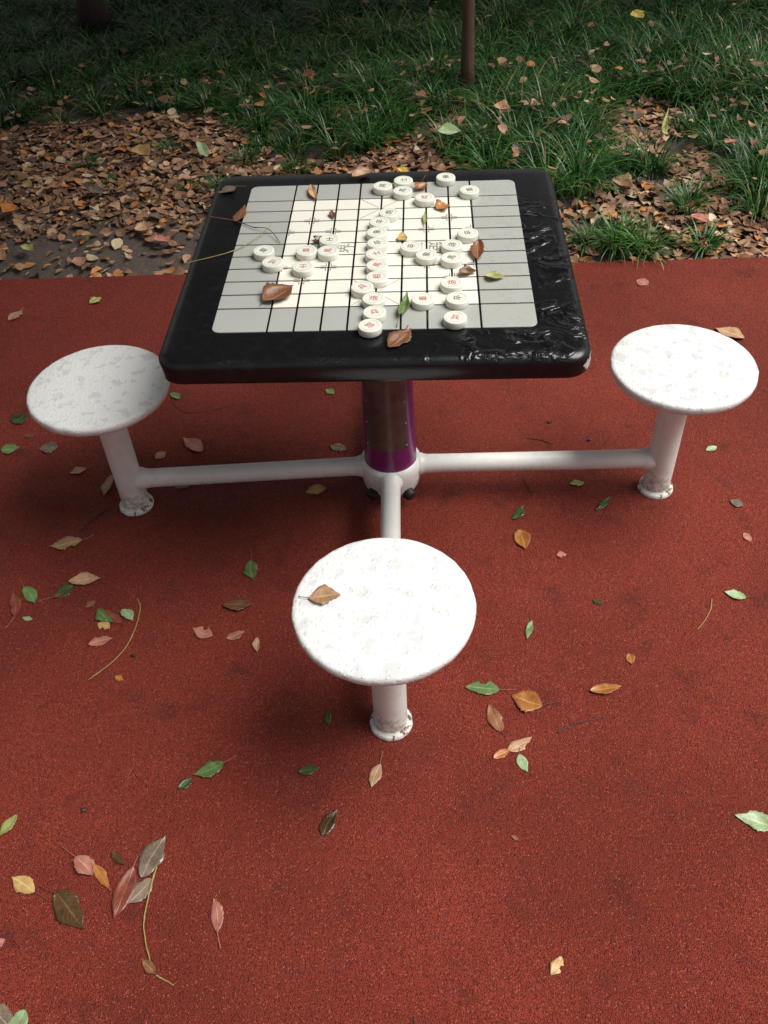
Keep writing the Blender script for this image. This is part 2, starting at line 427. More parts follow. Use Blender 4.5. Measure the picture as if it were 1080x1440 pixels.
for k, (x, y) in stools.items():
    dv = Vector((x, y, 0)).normalized(); L = Vector((x, y, 0)).length
    za = .108 if k == 'front' else (.100 if k != 'right' else .112)
    bm = bmesh.new(); prof = []
    ts = [0.05, .079, .088, .10] + [.15+.1*i for i in range(int((L-.25)/.1))] + [L-.062, L-.048, L-.039, L-.01]
    rs = [.030, .034, .030, .027] + [.0265]*int((L-.25)/.1) + [.0268, .029, .033, .030]
    zc = [.098 + (za-.098)*t/L for t in ts]
    tube(bm, [dv*t + Vector((0, 0, z)) for t, z in zip(ts, zc)], rs, 28)
    bm_obj('arm', bm, PAINT, TABLE, sharp=60)
    bm = bmesh.new(); lathe(bm, [(0, .001), (.0385, .001), (.0380, .05), (.0375, .400), (0, .400)], 40)
    st = bm_obj('stool_post', bm, PAINT, TABLE, (x, y, 0), sharp=50)
    bm = bmesh.new(); rnd = random.Random(k)
    lathe(bm, SEATP, 96)
    for v in bm.verts:
        r = math.hypot(v.co.x, v.co.y)
        if r > .15:
            q = noise.noise(Vector((v.co.x*45+x*9, v.co.y*45, v.co.z*30)))*.0008 + noise.noise(Vector((v.co.x*140, v.co.y*140+y, v.co.z*90)))*.0005
            v.co.x *= 1 + q/r*1.6; v.co.y *= 1 + q/r*1.6
    o = bm_obj('seat', bm, SEAT, st, sharp=60)
    o.rotation_euler.z = {'left': 0, 'right': 2.1, 'front': 4.0, 'back': 1}[k]
    bm = bmesh.new(); lathe(bm, [(.0375, .014), (.0405, .0155), (.043, .012), (.046, .011), (.0485, .008), (.049, .001)], 72)
    for v in bm.verts:
        a = math.atan2(v.co.y, v.co.x); r = math.hypot(v.co.x, v.co.y)
        if r > .040: s = 1 + .03*noise.noise(Vector((math.cos(a)*4, math.sin(a)*4, x*3))) + .012*noise.noise(Vector((math.cos(a)*15, math.sin(a)*15, v.co.z*99))); v.co.x *= s; v.co.y *= s
    t = m_flange = None
    bm_obj('base_flange', bm, None, st, sharp=60)
def m_fl():
    t = NT('flaking_white_flange')
    f = t.ramp(t.noise(42, 5, .7), [(.56, 0), (.60, 1)])
    c = t.mix(f, (.66, .64, .60), (.13, .075, .04))
    t.set(Base_Color=c, Roughness=.6, Normal=t.bump(t.noise(120, 4), .5, .003)); return t.m
FLM = m_fl()
for o in col.objects:
    if o.name.startswith('base_flange'): o.data.materials.append(FLM)

# ---------------------------------------------------------------- chess pieces
PR, PH = .0247, .0165
bm = bmesh.new(); lathe(bm, [(0, 0), (.0228, 0), (.0242, .0008), (.0247, .0024), (.0249, .008), (.0247, .0140), (.0242, .0154), (.0232, .0163), (.0218, .0165), (.0190, .0162), (0, .0162)], 48)
proto_me = bpy.data.meshes.new('piece_body'); bmesh.ops.recalc_face_normals(bm, faces=bm.faces); bm.to_mesh(proto_me); bm.free()
proto_me.polygons.foreach_set('use_smooth', [True]*len(proto_me.polygons)); proto_me.set_sharp_from_angle(angle=R(55)); proto_me.materials.append(PIECE)
bm = bmesh.new(); lathe(bm, [(.0176, .0163), (.0177, .01655), (.0183, .01655), (.0184, .0163)], 48)
ring_me = bpy.data.meshes.new('piece_ring'); bm.to_mesh(ring_me); bm.free(); ring_me.materials.append(RING)
PIECES = [
 (537.9, 260.6, '將', 'k', 75, 'black general piece left of two others on the far edge'),
 (567, 252.8, '士', 'k', 95, 'black advisor piece straddling the far edge behind another black piece'),
 (566, 267.3, '馬', 'k', 70, 'black horse piece on the far grey border before the one on the edge'),
 (626.7, 248.3, '車', 'k', 10, 'black piece standing farthest back, alone on the black far edge'),
 (659.9, 266.3, '車', 'k', -80, 'black piece at the far right corner of the ivory squares'),
 (597, 276.9, '兵', 'r', 180, 'red soldier piece among the black ones near the far border'),
 (545.6, 299.3, '炮', 'k', 80, 'black piece at the far end of the middle column, set right'),
 (534.2, 311.9, '卒', 'k', 80, 'black piece second from the far end of the middle column'),
 (530.3, 326.1, '象', 'k', 90, 'black elephant piece third from the far end of the middle column'),
 (530.3, 340.4, '卒', 'k', 110, 'black piece just behind the first red one in the middle column'),
 (657.6, 326.8, '卒', 'k', 100, 'black piece on the right touching the grey border strip'),
 (577.8, 345.7, '卒', 'k', 80, 'black piece in front of a curled olive leaf, leftmost of the right cluster'),
 (635.4, 343.5, '炮', 'k', -20, 'black cannon piece directly behind a black horse piece in the right cluster'),
 (599.4, 357.3, '象', 'k', 80, 'black elephant piece between two black ones in the right cluster'),
 (634.8, 361.4, '馬', 'k', 60, 'black horse piece nearest the viewer in the right cluster'),
 (528.9, 355.3, '士', 'r', 110, 'red advisor piece behind a red horse piece in the middle column'),
 (529.9, 371.6, '馬', 'r', 60, 'red horse piece in the middle column behind the red elephant piece'),
 (528.9, 387.9, '相', 'r', 95, 'red elephant piece in the middle of the long column'),
 (510.1, 402.1, '兵', 'r', 40, 'red soldier piece pushed out to the left of the middle column'),
 (525.2, 418.8, '炮', 'r', -5, 'red cannon piece near the front end of the middle column'),
 (526.4, 438.2, '兵', 'r', 15, 'red soldier piece just behind the red general at the front of the column'),
 (520.1, 456.7, '帥', 'r', -40, 'red general piece at the very front of the column, on the black edge'),
 (635.2, 396.6, '炮', 'r', 0, 'red cannon piece on the right front squares beside a folded brown leaf'),
 (594.7, 419.4, '車', 'r', 92, 'red chariot piece beside the upright green leaf'),
 (643, 418.4, '卒', 'k', 92, 'black soldier piece right of the red chariot, behind a red soldier'),
 (640.1, 445.5, '兵', 'r', -10, 'red soldier piece alone on the front grey border at the right'),
 (370.5, 351.6, '車', 'k', 60, 'black piece on the left grey border, leftmost on the board'),
 (383, 367.7, '兵', 'r', -25, 'red soldier piece half on the left grey border, touching a black one'),
 (430.7, 351.6, '車', 'r', 90, 'red chariot piece left of a red horse piece on the left half'),
 (461, 352, '馬', 'r', 80, 'red horse piece in front of a black piece on the left half'),
 (463.4, 335.9, '士', 'k', 0, 'black advisor piece beside a dark curled leaf on the left half'),
 (426.1, 374.4, '士', 'r', 180, 'red advisor piece standing alone in front on the left half'),
]
ppos = [at(px, py, ZT - .0003 + PH).to_2d() for px, py, *_ in PIECES]
for it in range(60):
    for i in range(len(ppos)):
        for j in range(i):
            d = ppos[i]-ppos[j]
            if d.length < .0503: e = d.normalized()*(.0503-d.length)*.5; ppos[i] += e; ppos[j] -= e
gm = {}
for (px, py, ch, c, rot, lab), p in zip(PIECES, ppos):
    off_tiles = not (BX0 < p.x < BX1 and BY0 < p.y < BY1)
    o = link('chess_piece', proto_me, None, None, (p.x, p.y, ZT - .0003)); o.rotation_euler.z = R(rot)
    tag(o, 'ivory disc, ' + lab, 'chess piece', 'chess pieces on the board')
    link('engraved_ring', ring_me, None, o)
    if (ch, c) not in gm:
        gm[ch, c] = glyph_mesh(ch, .0195, .00015); gm[ch, c].materials.append(REDINK if c == 'r' else BLKINK)
    link('painted_character', gm[ch, c], None, o, (0, 0, .0163))

# ---------------------------------------------------------------- fallen leaves
def leaf(base, tip, ratio, kind, label, stem=None, z=0.0, curl=.10, group='fallen leaves on the red paving', lift=.0, skind='brown', name='fallen_leaf', cat='leaf'):
    rnd = random.Random(str(base) + str(tip))
    B = at(*base, z); T = at(*tip, z); d = (T-B); L = d.length; d.normalize(); s = Vector((-d.y, d.x, 0))
    C = (B+T)/2; nt, ns = 20, 6
    mx, my = (base[0]+tip[0])/2, (base[1]+tip[1])/2; ex, ey = tip[0]-base[0], tip[1]-base[1]; ratio *= .90
    W = abs((at(mx - ey*ratio/2, my + ex*ratio/2, z) - at(mx, my, z)).dot(s))
    bm = bmesh.new(); uvl = bm.loops.layers.uv.new('UVMap'); grid = []
    ph = rnd.uniform(0, 6); bend = rnd.uniform(-.06, .06); cu = curl*rnd.choice((.6, 1, 1.6, 2.6)); cu = min(cu, .85); asy = rnd.uniform(.42, .52); peak = rnd.uniform(.8, 1.0)
    tw = rnd.uniform(-.2, .2); bite = rnd.choice((0, 0, .25, .4)); bt = rnd.uniform(.3, .8)
    for i in range(nt+1):
        t = i/nt; w = W * 1.04 * (math.sin(PI*t**peak)**(.8 + .45*t) if 0 < t < 1 else 0.0)
        row = []
        for j in range(ns+1):
            u = j/ns*2-1
            ww = w * (1 + ((.11*rnd.uniform(-1, 1) + .08*math.sin(t*11+ph+u*2)) if abs(u) == 1 else 0)) * (1 - (bite if (u > 0) == (ph > 3) and abs(t-bt) < .1 else 0))
            x = L*(t-.5); y = u*ww + bend*L*math.sin(PI*t)
            zz = .0018 + cu*abs(u)**1.7*ww*.9 + cu*.35*L*(2*t-1)**2*.5 + tw*u*ww + .012*L*math.sin(t*9+ph+u*2) + lift*t*L
            row.append(bm.verts.new(d*x + s*y + Vector((0, 0, zz))))
        grid.append(row)
    lo = min(v.co.z for v in bm.verts)
    for v in bm.verts: v.co.z += .0015 - lo
    for i in range(nt):
        for j in range(ns):
            vs = (grid[i][j], grid[i+1][j], grid[i+1][j+1], grid[i][j+1])
            f = bm.faces.new(vs)
            for lp, (a, b) in zip(f.loops, ((i, j), (i+1, j), (i+1, j+1), (i, j+1))): lp[uvl].uv = (b/ns, a/nt)
    zb = grid[0][3].co.z
    bmesh.ops.remove_doubles(bm, verts=bm.verts, dist=1e-6)
    g = bmesh.ops.solidify(bm, geom=bm.faces[:], thickness=.0005)
    o = bm_obj(name, bm, PALM[kind], None, C, smooth=True)
    tag(o, label, cat, group)
    if stem:
        S = at(*stem, z); bm = bmesh.new()
        b0 = B - C + Vector((0, 0, zb)) + d*.002; e = S - C + Vector((0, 0, .0025)); m1 = (b0*.5+e*.5) + s*(e-b0).length*rnd.uniform(-.12, .12) + Vector((0, 0, .001))
        q = [b0*(1-t)**2 + m1*2*t*(1-t) + e*t*t for t in [i/6 for i in range(7)]]
        tube(bm, q, [.0010, .0009, .0008, .0008, .0007, .0008, .0013], 6)
        bm_obj('stem', bm, STEM[skind], o)
    return o
G = [
 ((12,452),(32,437),.5,'tan','tan leaf by the left picture edge, behind the left seat',(33,433)),
 ((126,428),(143,419),.6,'ygreen','small yellow green leaf behind the left seat',(143,415)),
 ((18,596),(40,582),.7,'dgreen','dark green leaf tucked beside the left rim of the left seat',None),
 ((35,612),(48,615),.7,'brown','tiny brown scrap just below the left seat rim',None),
 ((2,635),(28,630),.5,'green','narrow green leaf at the left edge below the left seat',None),
 ((83,629),(55,632),.5,'grey','grey brown leaf left of the left stool post',None),
 ((122,660),(98,667),.5,'tan','small tan leaf left of the left stool post',(131,654)),
 ((158,670),(147,699),.5,'tan','pinkish tan leaf half behind the left stool post',None),
 ((285,637),(257,617),.55,'pink','pink brown leaf behind the left arm bar',None),
 ((240,554),(254,563),.6,'green','small green leaf by the right rim of the left seat',None),
 ((219,646),(234,636),.6,'tan','tan leaf behind the arm bar beside the left post',None),
 ((267,677),(246,687),.6,'ygreen','pale leaf in front of the left arm bar',None),
 ((459,688),(430,694),.42,'ochre','brown leaf left of the table hub',(471,683)),
 ((464,628),(489,633),.5,'grey','dull brown leaf in the shade under the table',None),
 ((458,548),(470,555),.7,'green','green leaf just under the table front edge',None),
 ((116,761),(69,770),.42,'tan','long tan leaf in front of the left stool',(132,753)),
 ((353,789),(357,817),.75,'green','green leaf with upright stem left of the front seat',(352,773)),
 ((97,819),(143,815),.4,'tan','long crinkled tan leaf lying end to end with a dark green one',None),
 ((34,826),(50,850),.75,'green','mottled green leaf beside a dark red leaf at far left',(29,818)),
 ((22,868),(19,835),.6,'red','dark red leaf at the left edge touching a green leaf',(8,884)),
 ((103,824),(78,842),.5,'dgreen','dark green leaf under a reddish one beside the crinkled tan leaf',None),
 ((73,842),(94,829),.4,'red','reddish sliver of leaf lying on a dark green leaf',(55,847)),
 ((32,869),(47,871),.45,'pgreen','very small pale green leaf at far left',None),
 ((134,846),(120,855),.65,'brown','small dull brown leaf above the mottled green one',None),
 ((137,858),(160,876),.75,'green','mottled green leaf half under a red brown one beside the twig',None),
 ((149,859),(173,878),.5,'red','red brown leaf lying between two green leaves',None),
 ((172,858),(187,874),.8,'pgreen','small green leaf touching the long yellow twig',(168,849)),
 ((155,884),(137,877),.8,'ochre','small round ochre leaf below the green pair',None),
 ((124,907),(159,898),.38,'pink','split pinkish leaf left of the yellow twig',None),
 ((313,852),(357,851),.48,'brown','tan brown pointed leaf on bare paving left of the front seat',None),
 ((299,896),(271,885),.6,'pink','curled pink brown leaf, leftmost of a row of three',None),
 ((319,899),(345,888),.45,'pink','narrow pink leaf, middle of a row of three',None),
 ((362,897),(362,918),.55,'tan','small tan leaf, rightmost of a row of three',None),
 ((162,952),(174,958),.7,'orange','tiny torn orange scrap near the yellow twig end',None),
 ((461,1001),(463,1020),.6,'dgreen','dark green leaf in the shade left of the front stool post',(458,1030)),
 ((315,1073),(271,1091),.48,'green','green leaf with a stem pointing right, below the front seat',(332,1063)),
 ((270,1096),(249,1110),.5,'dgreen','small glossy dark green leaf at the tip of a larger green one',None),
 ((420,1087),(450,1080),.5,'dgreen','dark mottled green leaf below the front stool',None),
 ((535,1074),(522,1108),.5,'tan','tan leaf in front of the front stool post',(538,1058)),
 ((454,1176),(475,1138),.5,'dark','dark olive leaf with a pale glint, alone in the foreground',(437,1191)),
 ((25,1146),(-2,1178),.4,'ygreen','yellow green leaf at the left edge of the foreground',(27,1130)),
 ((107,1206),(132,1233),.85,'pink','round pink leaf overlapping an orange one',(87,1191)),
 ((132,1216),(155,1252),.42,'orange','bright orange leaf beside the round pink leaf',None),
 ((158,1197),(176,1217),.45,'dark','small dark leaf above the glossy red brown leaf',None),
 ((49,1256),(16,1234),.72,'ochre','yellow brown leaf at lower left with a stem to a dark leaf',(67,1267)),
 ((79,1256),(119,1309),.72,'dark','large dark wet leaf with toothed edge at lower left',(55,1246)),
 ((189,1219),(161,1294),.36,'red','long glossy red brown leaf at lower left',(194,1205)),
 ((200,1236),(234,1176),.5,'grey','grey brown wet leaf lying under the top of the yellow stalk',(187,1247)),
 ((214,1237),(177,1273),.5,'grey','olive brown leaf between the glossy red and grey leaves',None),
 ((306,1313),(301,1263),.42,'pink','single bright pink leaf in the left foreground',(310,1334)),
 ((201,1351),(220,1371),.6,'brown','small brown leaf at the lower end of the yellow stalk',None),
 ((-9,1330),(8,1322),.7,'pink','pink leaf cut by the left picture edge',None),
 ((-14,1412),(22,1452),.7,'grey','grey leaf in the bottom left corner',None),
 ((36,1420),(16,1460),.6,'pgreen','pale green leaf in the bottom left corner',(46,1397)),
 ((896,394),(912,402),.7,'pink','pinkish leaf near the back edge of the paving',None),
 ((1046,478),(1004,463),.5,'tan','tan leaf behind the rim of the right seat',None),
 ((1008,629),(992,634),.5,'pgreen','small green leaf below the right seat',None),
 ((822,680),(800,681),.5,'ygreen','pale green leaf in front of the right arm bar',(828,683)),
 ((721,732),(736,712),.6,'dgreen','dark green leaf touching an orange brown leaf right of the hub',None),
 ((730,746),(739,774),.85,'orange','orange brown leaf right of the hub beside a dark green one',None),
 ((783,782),(797,780),.75,'pink','tiny pink leaf right of the front seat',None),
 ((858,700),(838,719),.35,'dgreen','narrow dark green leaf left of the right stool post',(842,737)),
 ((1027,704),(1046,713),.6,'grey','small silvery grey leaf at the right edge',None),
 ((1046,750),(1056,763),.6,'pink','small pink scrap at the right edge',None),
 ((834,844),(848,851),.4,'dgreen','tiny dark green leaf on open paving at the right',None),
 ((748,873),(741,900),.4,'green','narrow green leaf right of the front seat',None),
 ((1049,842),(1018,833),.42,'pgreen','pale green leaf with stem at the right edge',(1064,841)),
 ((884,920),(888,935),.9,'orange','small orange fragment on open paving at the right',None),
 ((703,971),(653,967),.42,'green','green wet leaf with stem reaching an orange leaf',(725,970)),
 ((763,994),(719,979),.72,'orange','bright orange glossy leaf with a dark stem',(787,988)),
 ((705,1030),(687,990),.5,'brown','brown leaf just below the green wet leaf',(712,1038)),
 ((829,973),(874,966),.42,'orange','orange brown leaf lying alone right of the group',None),
 ((713,1056),(748,1037),.48,'tan','shiny light brown leaf overlapping an orange pink one',None),
 ((694,1067),(718,1055),.5,'orange','orange pink leaf partly under a shiny light brown one',None),
 ((729,1061),(742,1087),.55,'pgreen','small green and brown leaf with a thin stem at the group end',(731,1053)),
 ((1090,1166),(1032,1147),.42,'pgreen','pale green leaf cut by the right picture edge',None),
 ((790,1346),(774,1373),.6,'ochre','pale yellow brown leaf alone in the right foreground',None),
 ((719,1176),(731,1183),.4,'brown','tiny brown sliver in the right foreground',None),
]
for b, t, r, k, lab, stem in G:
    leaf(b, t, r, k, lab, stem, skind='red' if k in ('pink', 'green', 'tan', 'red') else 'brown')
TG = 'fallen leaves on the table'
ZL = ZT
for b, t, r, k, lab, stem, z, cu in [
 ((370,428),(413,406),.55,'brown','large curled brown leaf on the front left squares',(366,431),ZL,.5),
 ((438,266),(446,285),.6,'tan','tan leaf on the far grey border at the left',None,ZL,.4),
 ((331,314),(345,290),.6,'brown','brown leaf straddling the left edge of the board under a twig',None,ZL,.2),
 ((331,264),(307,273),.5,'grey','dull brown leaf on the far left black corner',(346,263),.7505,.3),
 ((496,254),(523,244),.5,'tan','light brown curled leaf on the far black edge',(488,244),.7505,.4),
 ((466,300),(471,310),.7,'brown','tiny brown leaf on the left ivory squares',None,ZL,.4),
 ((442,345),(453,335),.7,'dark','dark curled leaf squeezed between pieces at the left',None,ZL,.7),
 ((584,270),(600,261),.6,'orange','orange leaf on the far border behind the red soldier piece',(598,248),ZL,.5),
 ((614,296),(631,290),.8,'orange','red orange leaf on the far right ivory squares',None,ZL,.5),
 ((573,337),(557,337),.8,'ochre','olive curled leaf behind the right cluster of pieces',None,ZL,.6),
 ((673,345),(672,372),.75,'brown','brown pointed leaf on the right border strip',(671,333),ZL,.3),
 ((645,387),(671,384),.36,'brown','folded brown leaf beside a red cannon piece',None,ZL,.8),
 ((682,391),(710,392),.4,'ygreen','yellow green leaf lying on the right grey border',None,ZL,.4),
 ((562,450),(573,417),.40,'green','green leaf on edge beside the red chariot piece',(558,461),ZL,.9),
 ((546,492),(578,465),.55,'brown','red brown curled leaf on the front black edge',(574,459),.7505,.5),
 ((598,302),(598,320),.3,'ygreen','thin pale sliver of leaf on the far right squares',None,ZL,.3)]:
    leaf(b, t, r, k, lab, stem, z, cu, TG)
leaf((434,843),(480,838),.62,'tan','orange tan leaf lying on the front white seat',(420,840),.4312,.25,None)
SG = 'leaves caught in the grass and soil'
for b, t, r, k, lab, z in [
 ((890,18),(905,28),.7,'yellow','bright yellow leaf high in the grass at the right',.22),
 ((615,187),(649,187),.4,'pgreen','pale green leaf on the grass right behind the table',.18),
 ((695,151),(718,156),.4,'tan','light brown leaf resting on grass right of the slim trunk',.2),
 ((937,205),(938,165),.2,'ygreen','upright yellow green blade like leaf at the right',.12),
 ((279,205),(292,228),.55,'pgreen','pale green leaf on the brown litter behind the table corner',.05),
 ((6,302),(25,292),.8,'orange','bright orange leaf on the litter at the left edge',.03),
 ((128,264),(146,275),.7,'grey','pale grey leaf on the litter, upper left',.03),
 ((32,262),(46,264),.7,'ochre','small yellow leaf on the litter at the far left',.03),
 ((213,302),(228,310),.8,'grey','pale round leaf on the litter left of the table',.03),
 ((216,336),(241,342),.5,'pink','pink leaf on the bare soil left of the table',.02),
 ((190,325),(213,322),.5,'tan','pale curved leaf on the bare soil left of the pink one',.02),
 ((114,333),(131,332),.45,'ochre','thin ochre leaf edge on the soil at the left',.02),
 ((34,348),(48,357),.8,'ygreen','greenish yellow leaf on the soil at the left',.02),
 ((190,212),(211,223),.9,'ochre','crumpled yellowish leaf on the upper litter',.04),
 ((1020,203),(1036,198),.7,'pink','pinkish leaf in the grass at the right',.12),
 ((970,305),(995,315),.7,'pink','pink brown leaf on the right litter patch',.03),
 ((560,40+200),(575,247),.5,'yellow','yellow leaf just behind the far table edge',.03),
 ((860,258),(890,268),.5,'tan','tan leaf on the litter gap at the right',.03)]:
    leaf(b, t, r, k, lab, None, z, .4, SG)

# ---------------------------------------------------------------- twigs
def twig(pts, r, mat, label, z=0, zs=None, parts=()):
    P = [at(x, y, (zs[i] if zs else z)) for i, (x, y) in enumerate(pts)]
    # smooth
    Q = []
    for i in range(len(P)-1):
        p0 = P[max(i-1, 0)]; p1 = P[i]; p2 = P[i+1]; p3 = P[min(i+2, len(P)-1)]
        for k in range(6):
            t = k/6; Q.append(.5*((2*p1) + (p2-p0)*t + (2*p0-5*p1+4*p2-p3)*t*t + (3*p1-p0-3*p2+p3)*t**3))
    Q.append(P[-1]); C = Q[0].copy(); n = len(Q)
    rnd = random.Random(label)
    R_ = [r*(1.15 - .5*i/n)*(1.5 if i % 9 == 4 else 1) for i in range(n)]
    bm = bmesh.new(); tube(bm, [q - C + Vector((rnd.uniform(-1, 1)*.0006, rnd.uniform(-1, 1)*.0006, r)) for q in Q], R_, 7)
    o = bm_obj('twig', bm, STEM[mat], None, C, smooth=True); tag(o, label, 'twig'); return o
twig([(193,842),(197,856),(188,890),(166,924),(124,957)], .0014, 'yellow', 'long curved yellow green twig on the paving at the left')
twig([(222,1214),(213,1245),(204,1285),(203,1312),(211,1352)], .0016, 'yellow', 'yellow stalk running down from the grey brown leaf', z=.004)
twig([(220,1372),(230,1378),(245,1386)], .0016, 'yellow', 'short pale broken twig end at lower left')
twig([(1001,843),(997,863),(981,886)], .0014, 'yellow', 'short yellow green twig on the paving at the right')
twig([(784,1031),(804,1019),(826,1014),(852,1008)], .0014, 'dark', 'thin black twig on the paving right of the front stool')
twig([(241,562),(256,578),(290,579),(345,564)], .0012, 'brown', 'thin curved stem in the shade behind the left arm bar')
twig([(112,748),(130,731),(152,716)], .0018, 'dark', 'dark twig in the shade below the left stool')
twig([(741,617),(760,619),(776,625)], .0013, 'dark', 'thin dark twig behind the right arm bar')
twig([(734,672),(742,685),(748,697)], .0012, 'dark', 'thin dark twig in front of the right arm bar')
twig([(582,1430),(583,1445)], .0012, 'dark', 'stub of dark twig at the bottom picture edge')
twig([(255,373),(268,369),(320,356),(352,341),(381,318)], .0010, 'yellow', 'yellowish twig hanging over the left table edge', zs=[.745,.753,.756,.757,.765])
twig([(292,305),(330,311),(356,320),(378,323),(394,342)], .0012, 'brown', 'bent grey brown twig crossing the left table edge', zs=[.757,.755,.756,.762,.754])
# small dark crumbs on the paving
for px, py, lab in ((117,1139,'black crumb of debris in the left foreground'), (773,593,'small black crumb on the paving behind the right arm bar'), (829,619,'black crumb just above the right arm bar'), (187,922,'small dark and pale crumb near the yellow twig')):
    bm = bmesh.new(); bmesh.ops.create_icosphere(bm, subdivisions=2, radius=.006)
    for v in bm.verts:
        v.co *= 1 + 1.3*noise.noise(v.co*420 + Vector((px, py, 0))); v.co.z *= .45; v.co.y *= .6
    tag(bm_obj('debris_crumb', bm, STEM['dark'], None, at(px, py, .003), smooth=True), lab, 'debris')

# ---------------------------------------------------------------- grass
GB = [at(*p) for p in ((-150,190),(0,188),(100,182),(200,165),(290,168),(380,225),(480,228),(600,205),(700,262),(800,300),(860,262),(900,262),(960,280),(1040,285),(1120,275),(1300,280))]
def grass_start(x):
    if x <= GB[0].x: return GB[0].y
    for a, b in zip(GB, GB[1:]):
        if a.x <= x <= b.x: return a.y + (b.y-a.y)*(x-a.x)/(b.x-a.x)
    return GB[-1].y
GAPS = [(at(905,165), .20), (at(890,205), .13), (at(575,215), .18), (at(480,165), .12), (at(1000,310), .25), (at(640,175), .12), (Vector((.32, 2.86, 0)), .13)]
def make_blades(clumps, seed):
    rg = np.random.default_rng(seed); V = []; F = []; C = []
    nseg = 5
    for (cx, cy, cz, rad, ln, nb) in clumps:
        a = rg.uniform(0, 2*PI, nb); rr = rad*np.sqrt(rg.uniform(0, 1, nb))
        bx = cx + rr*np.cos(a)*.4; by = cy + rr*np.sin(a)*.4
        ad = a + rg.normal(0, .5, nb)
        L = ln*rg.uniform(.6, 1.15, nb); lean = rg.uniform(.15, 1.1, nb); curve = rg.uniform(.8, 2.0, nb)
        w = rg.uniform(.0018, .0036, nb); tint = rg.uniform(0, 1, nb); dry = rg.uniform(0, 1, nb) < .05
        x = bx.copy(); y = by.copy(); z = np.full(nb, cz-.01)
        sx = -np.sin(ad); sy = np.cos(ad); off = sum(len(v) for v in V)
        rows = []
        for i in range(nseg+1):
            t = i/nseg; ww = w*(1-t**2.2)+.0002
            tw = .35*np.sin(ad*7)
            rows.append(np.stack([x-sx*ww, y-sy*ww, z-ww*tw], 1)); rows.append(np.stack([x+sx*ww, y+sy*ww, z+ww*tw], 1))
            ang = lean*.55 + curve*t*1.25
            st = L/nseg; x = x+np.sin(ang)*np.cos(ad)*st; y = y+np.sin(ang)*np.sin(ad)*st; z = np.maximum(z+np.cos(ang)*st, cz+.004)
        A = np.stack(rows, 1)                     # nb, 2(nseg+1), 3
        V.append(A.reshape(-1, 3))
        base = off + np.arange(nb)[:, None]*2*(nseg+1)
        for i in range(nseg):
            F.append(np.stack([base[:, 0]+2*i, base[:, 0]+2*i+1, base[:, 0]+2*i+3, base[:, 0]+2*i+2], 1))
        cb = rg.uniform(.65, 1.35); c = np.stack([.014+.060*tint**2, .055+.14*tint**1.6, .006+.024*tint], 1)*cb
        c[dry] = (.30, .22, .10)
        C.append(np.repeat(c, 2*(nseg+1), 0))
    return np.concatenate(V), np.concatenate(F), np.concatenate(C)
def np_mesh(name, V, F, C, mat, loc=None, smooth=True):
    me = bpy.data.meshes.new(name); k = F.shape[1]
    if loc is not None: V = V - np.array(loc)
    me.vertices.add(len(V)); me.vertices.foreach_set('co', V.astype(np.float32).ravel())
    me.loops.add(F.size); me.loops.foreach_set('vertex_index', F.astype(np.int32).ravel())
    me.polygons.add(len(F)); me.polygons.foreach_set('loop_start', (np.arange(len(F))*k).astype(np.int32))
    me.update(calc_edges=True)
    if smooth: me.polygons.foreach_set('use_smooth', np.ones(len(F), bool))
    ca = me.color_attributes.new('tint', 'FLOAT_COLOR', 'POINT'); ca.data.foreach_set('color', np.concatenate([C, np.ones((len(C), 1))], 1).astype(np.float32).ravel())
    me.materials.append(mat); o = bpy.data.objects.new(name, me); col.objects.link(o)
    if loc is not None: o.location = loc
    return o
GRASS = m_attr('grass_blades', 'tint', .38, transl=.15); LITTER = m_attr('dry_leaf_litter', 'tint', .5)
rnd = random.Random(5); clumps = []
y = 1.4
def in_gap(x, y):
    return any((x-g.x)**2 + ((y-g.y)*.8)**2 < r*r for g, r in GAPS)
def is_grass(x, y):
    dens = noise.noise(Vector((x*1.9, y*1.9, 7)))
    return y > grass_start(x) + .05 + .05*dens and not in_gap(x, y) and dens > -.5
while y < 9.5:
    dx = .105 if y < 5.5 else .18
    x = -4.2 - (2 if y > 5 else 0)
    while x < 4.2 + (2 if y > 5 else 0):
        jx, jy = x + rnd.uniform(-.07, .07), y + rnd.uniform(-.07, .07)
        dens = noise.noise(Vector((jx*1.9, jy*1.9, 7)))
        if is_grass(jx, jy) and rnd.random() < .88:
            left = jx < -.5
            s = .75 + .35*noise.noise(Vector((jx*2.3, jy*2.3, 1))) + rnd.uniform(-.1, .15)
            ln = (.20 if left else .30)*s
            clumps.append((jx, jy, ground_z(jx, jy) if jy < 9 else -.02, .12, ln, int((72 if jy < 5.5 else 40)*(.8 if left else 1))))
        x += dx
    y += dx
V, F, C = make_blades(clumps, 3)
tag(np_mesh('grass', V, F, C, GRASS), 'dense dark green arching grass filling the bed behind the paving', 'grass', kind='stuff')
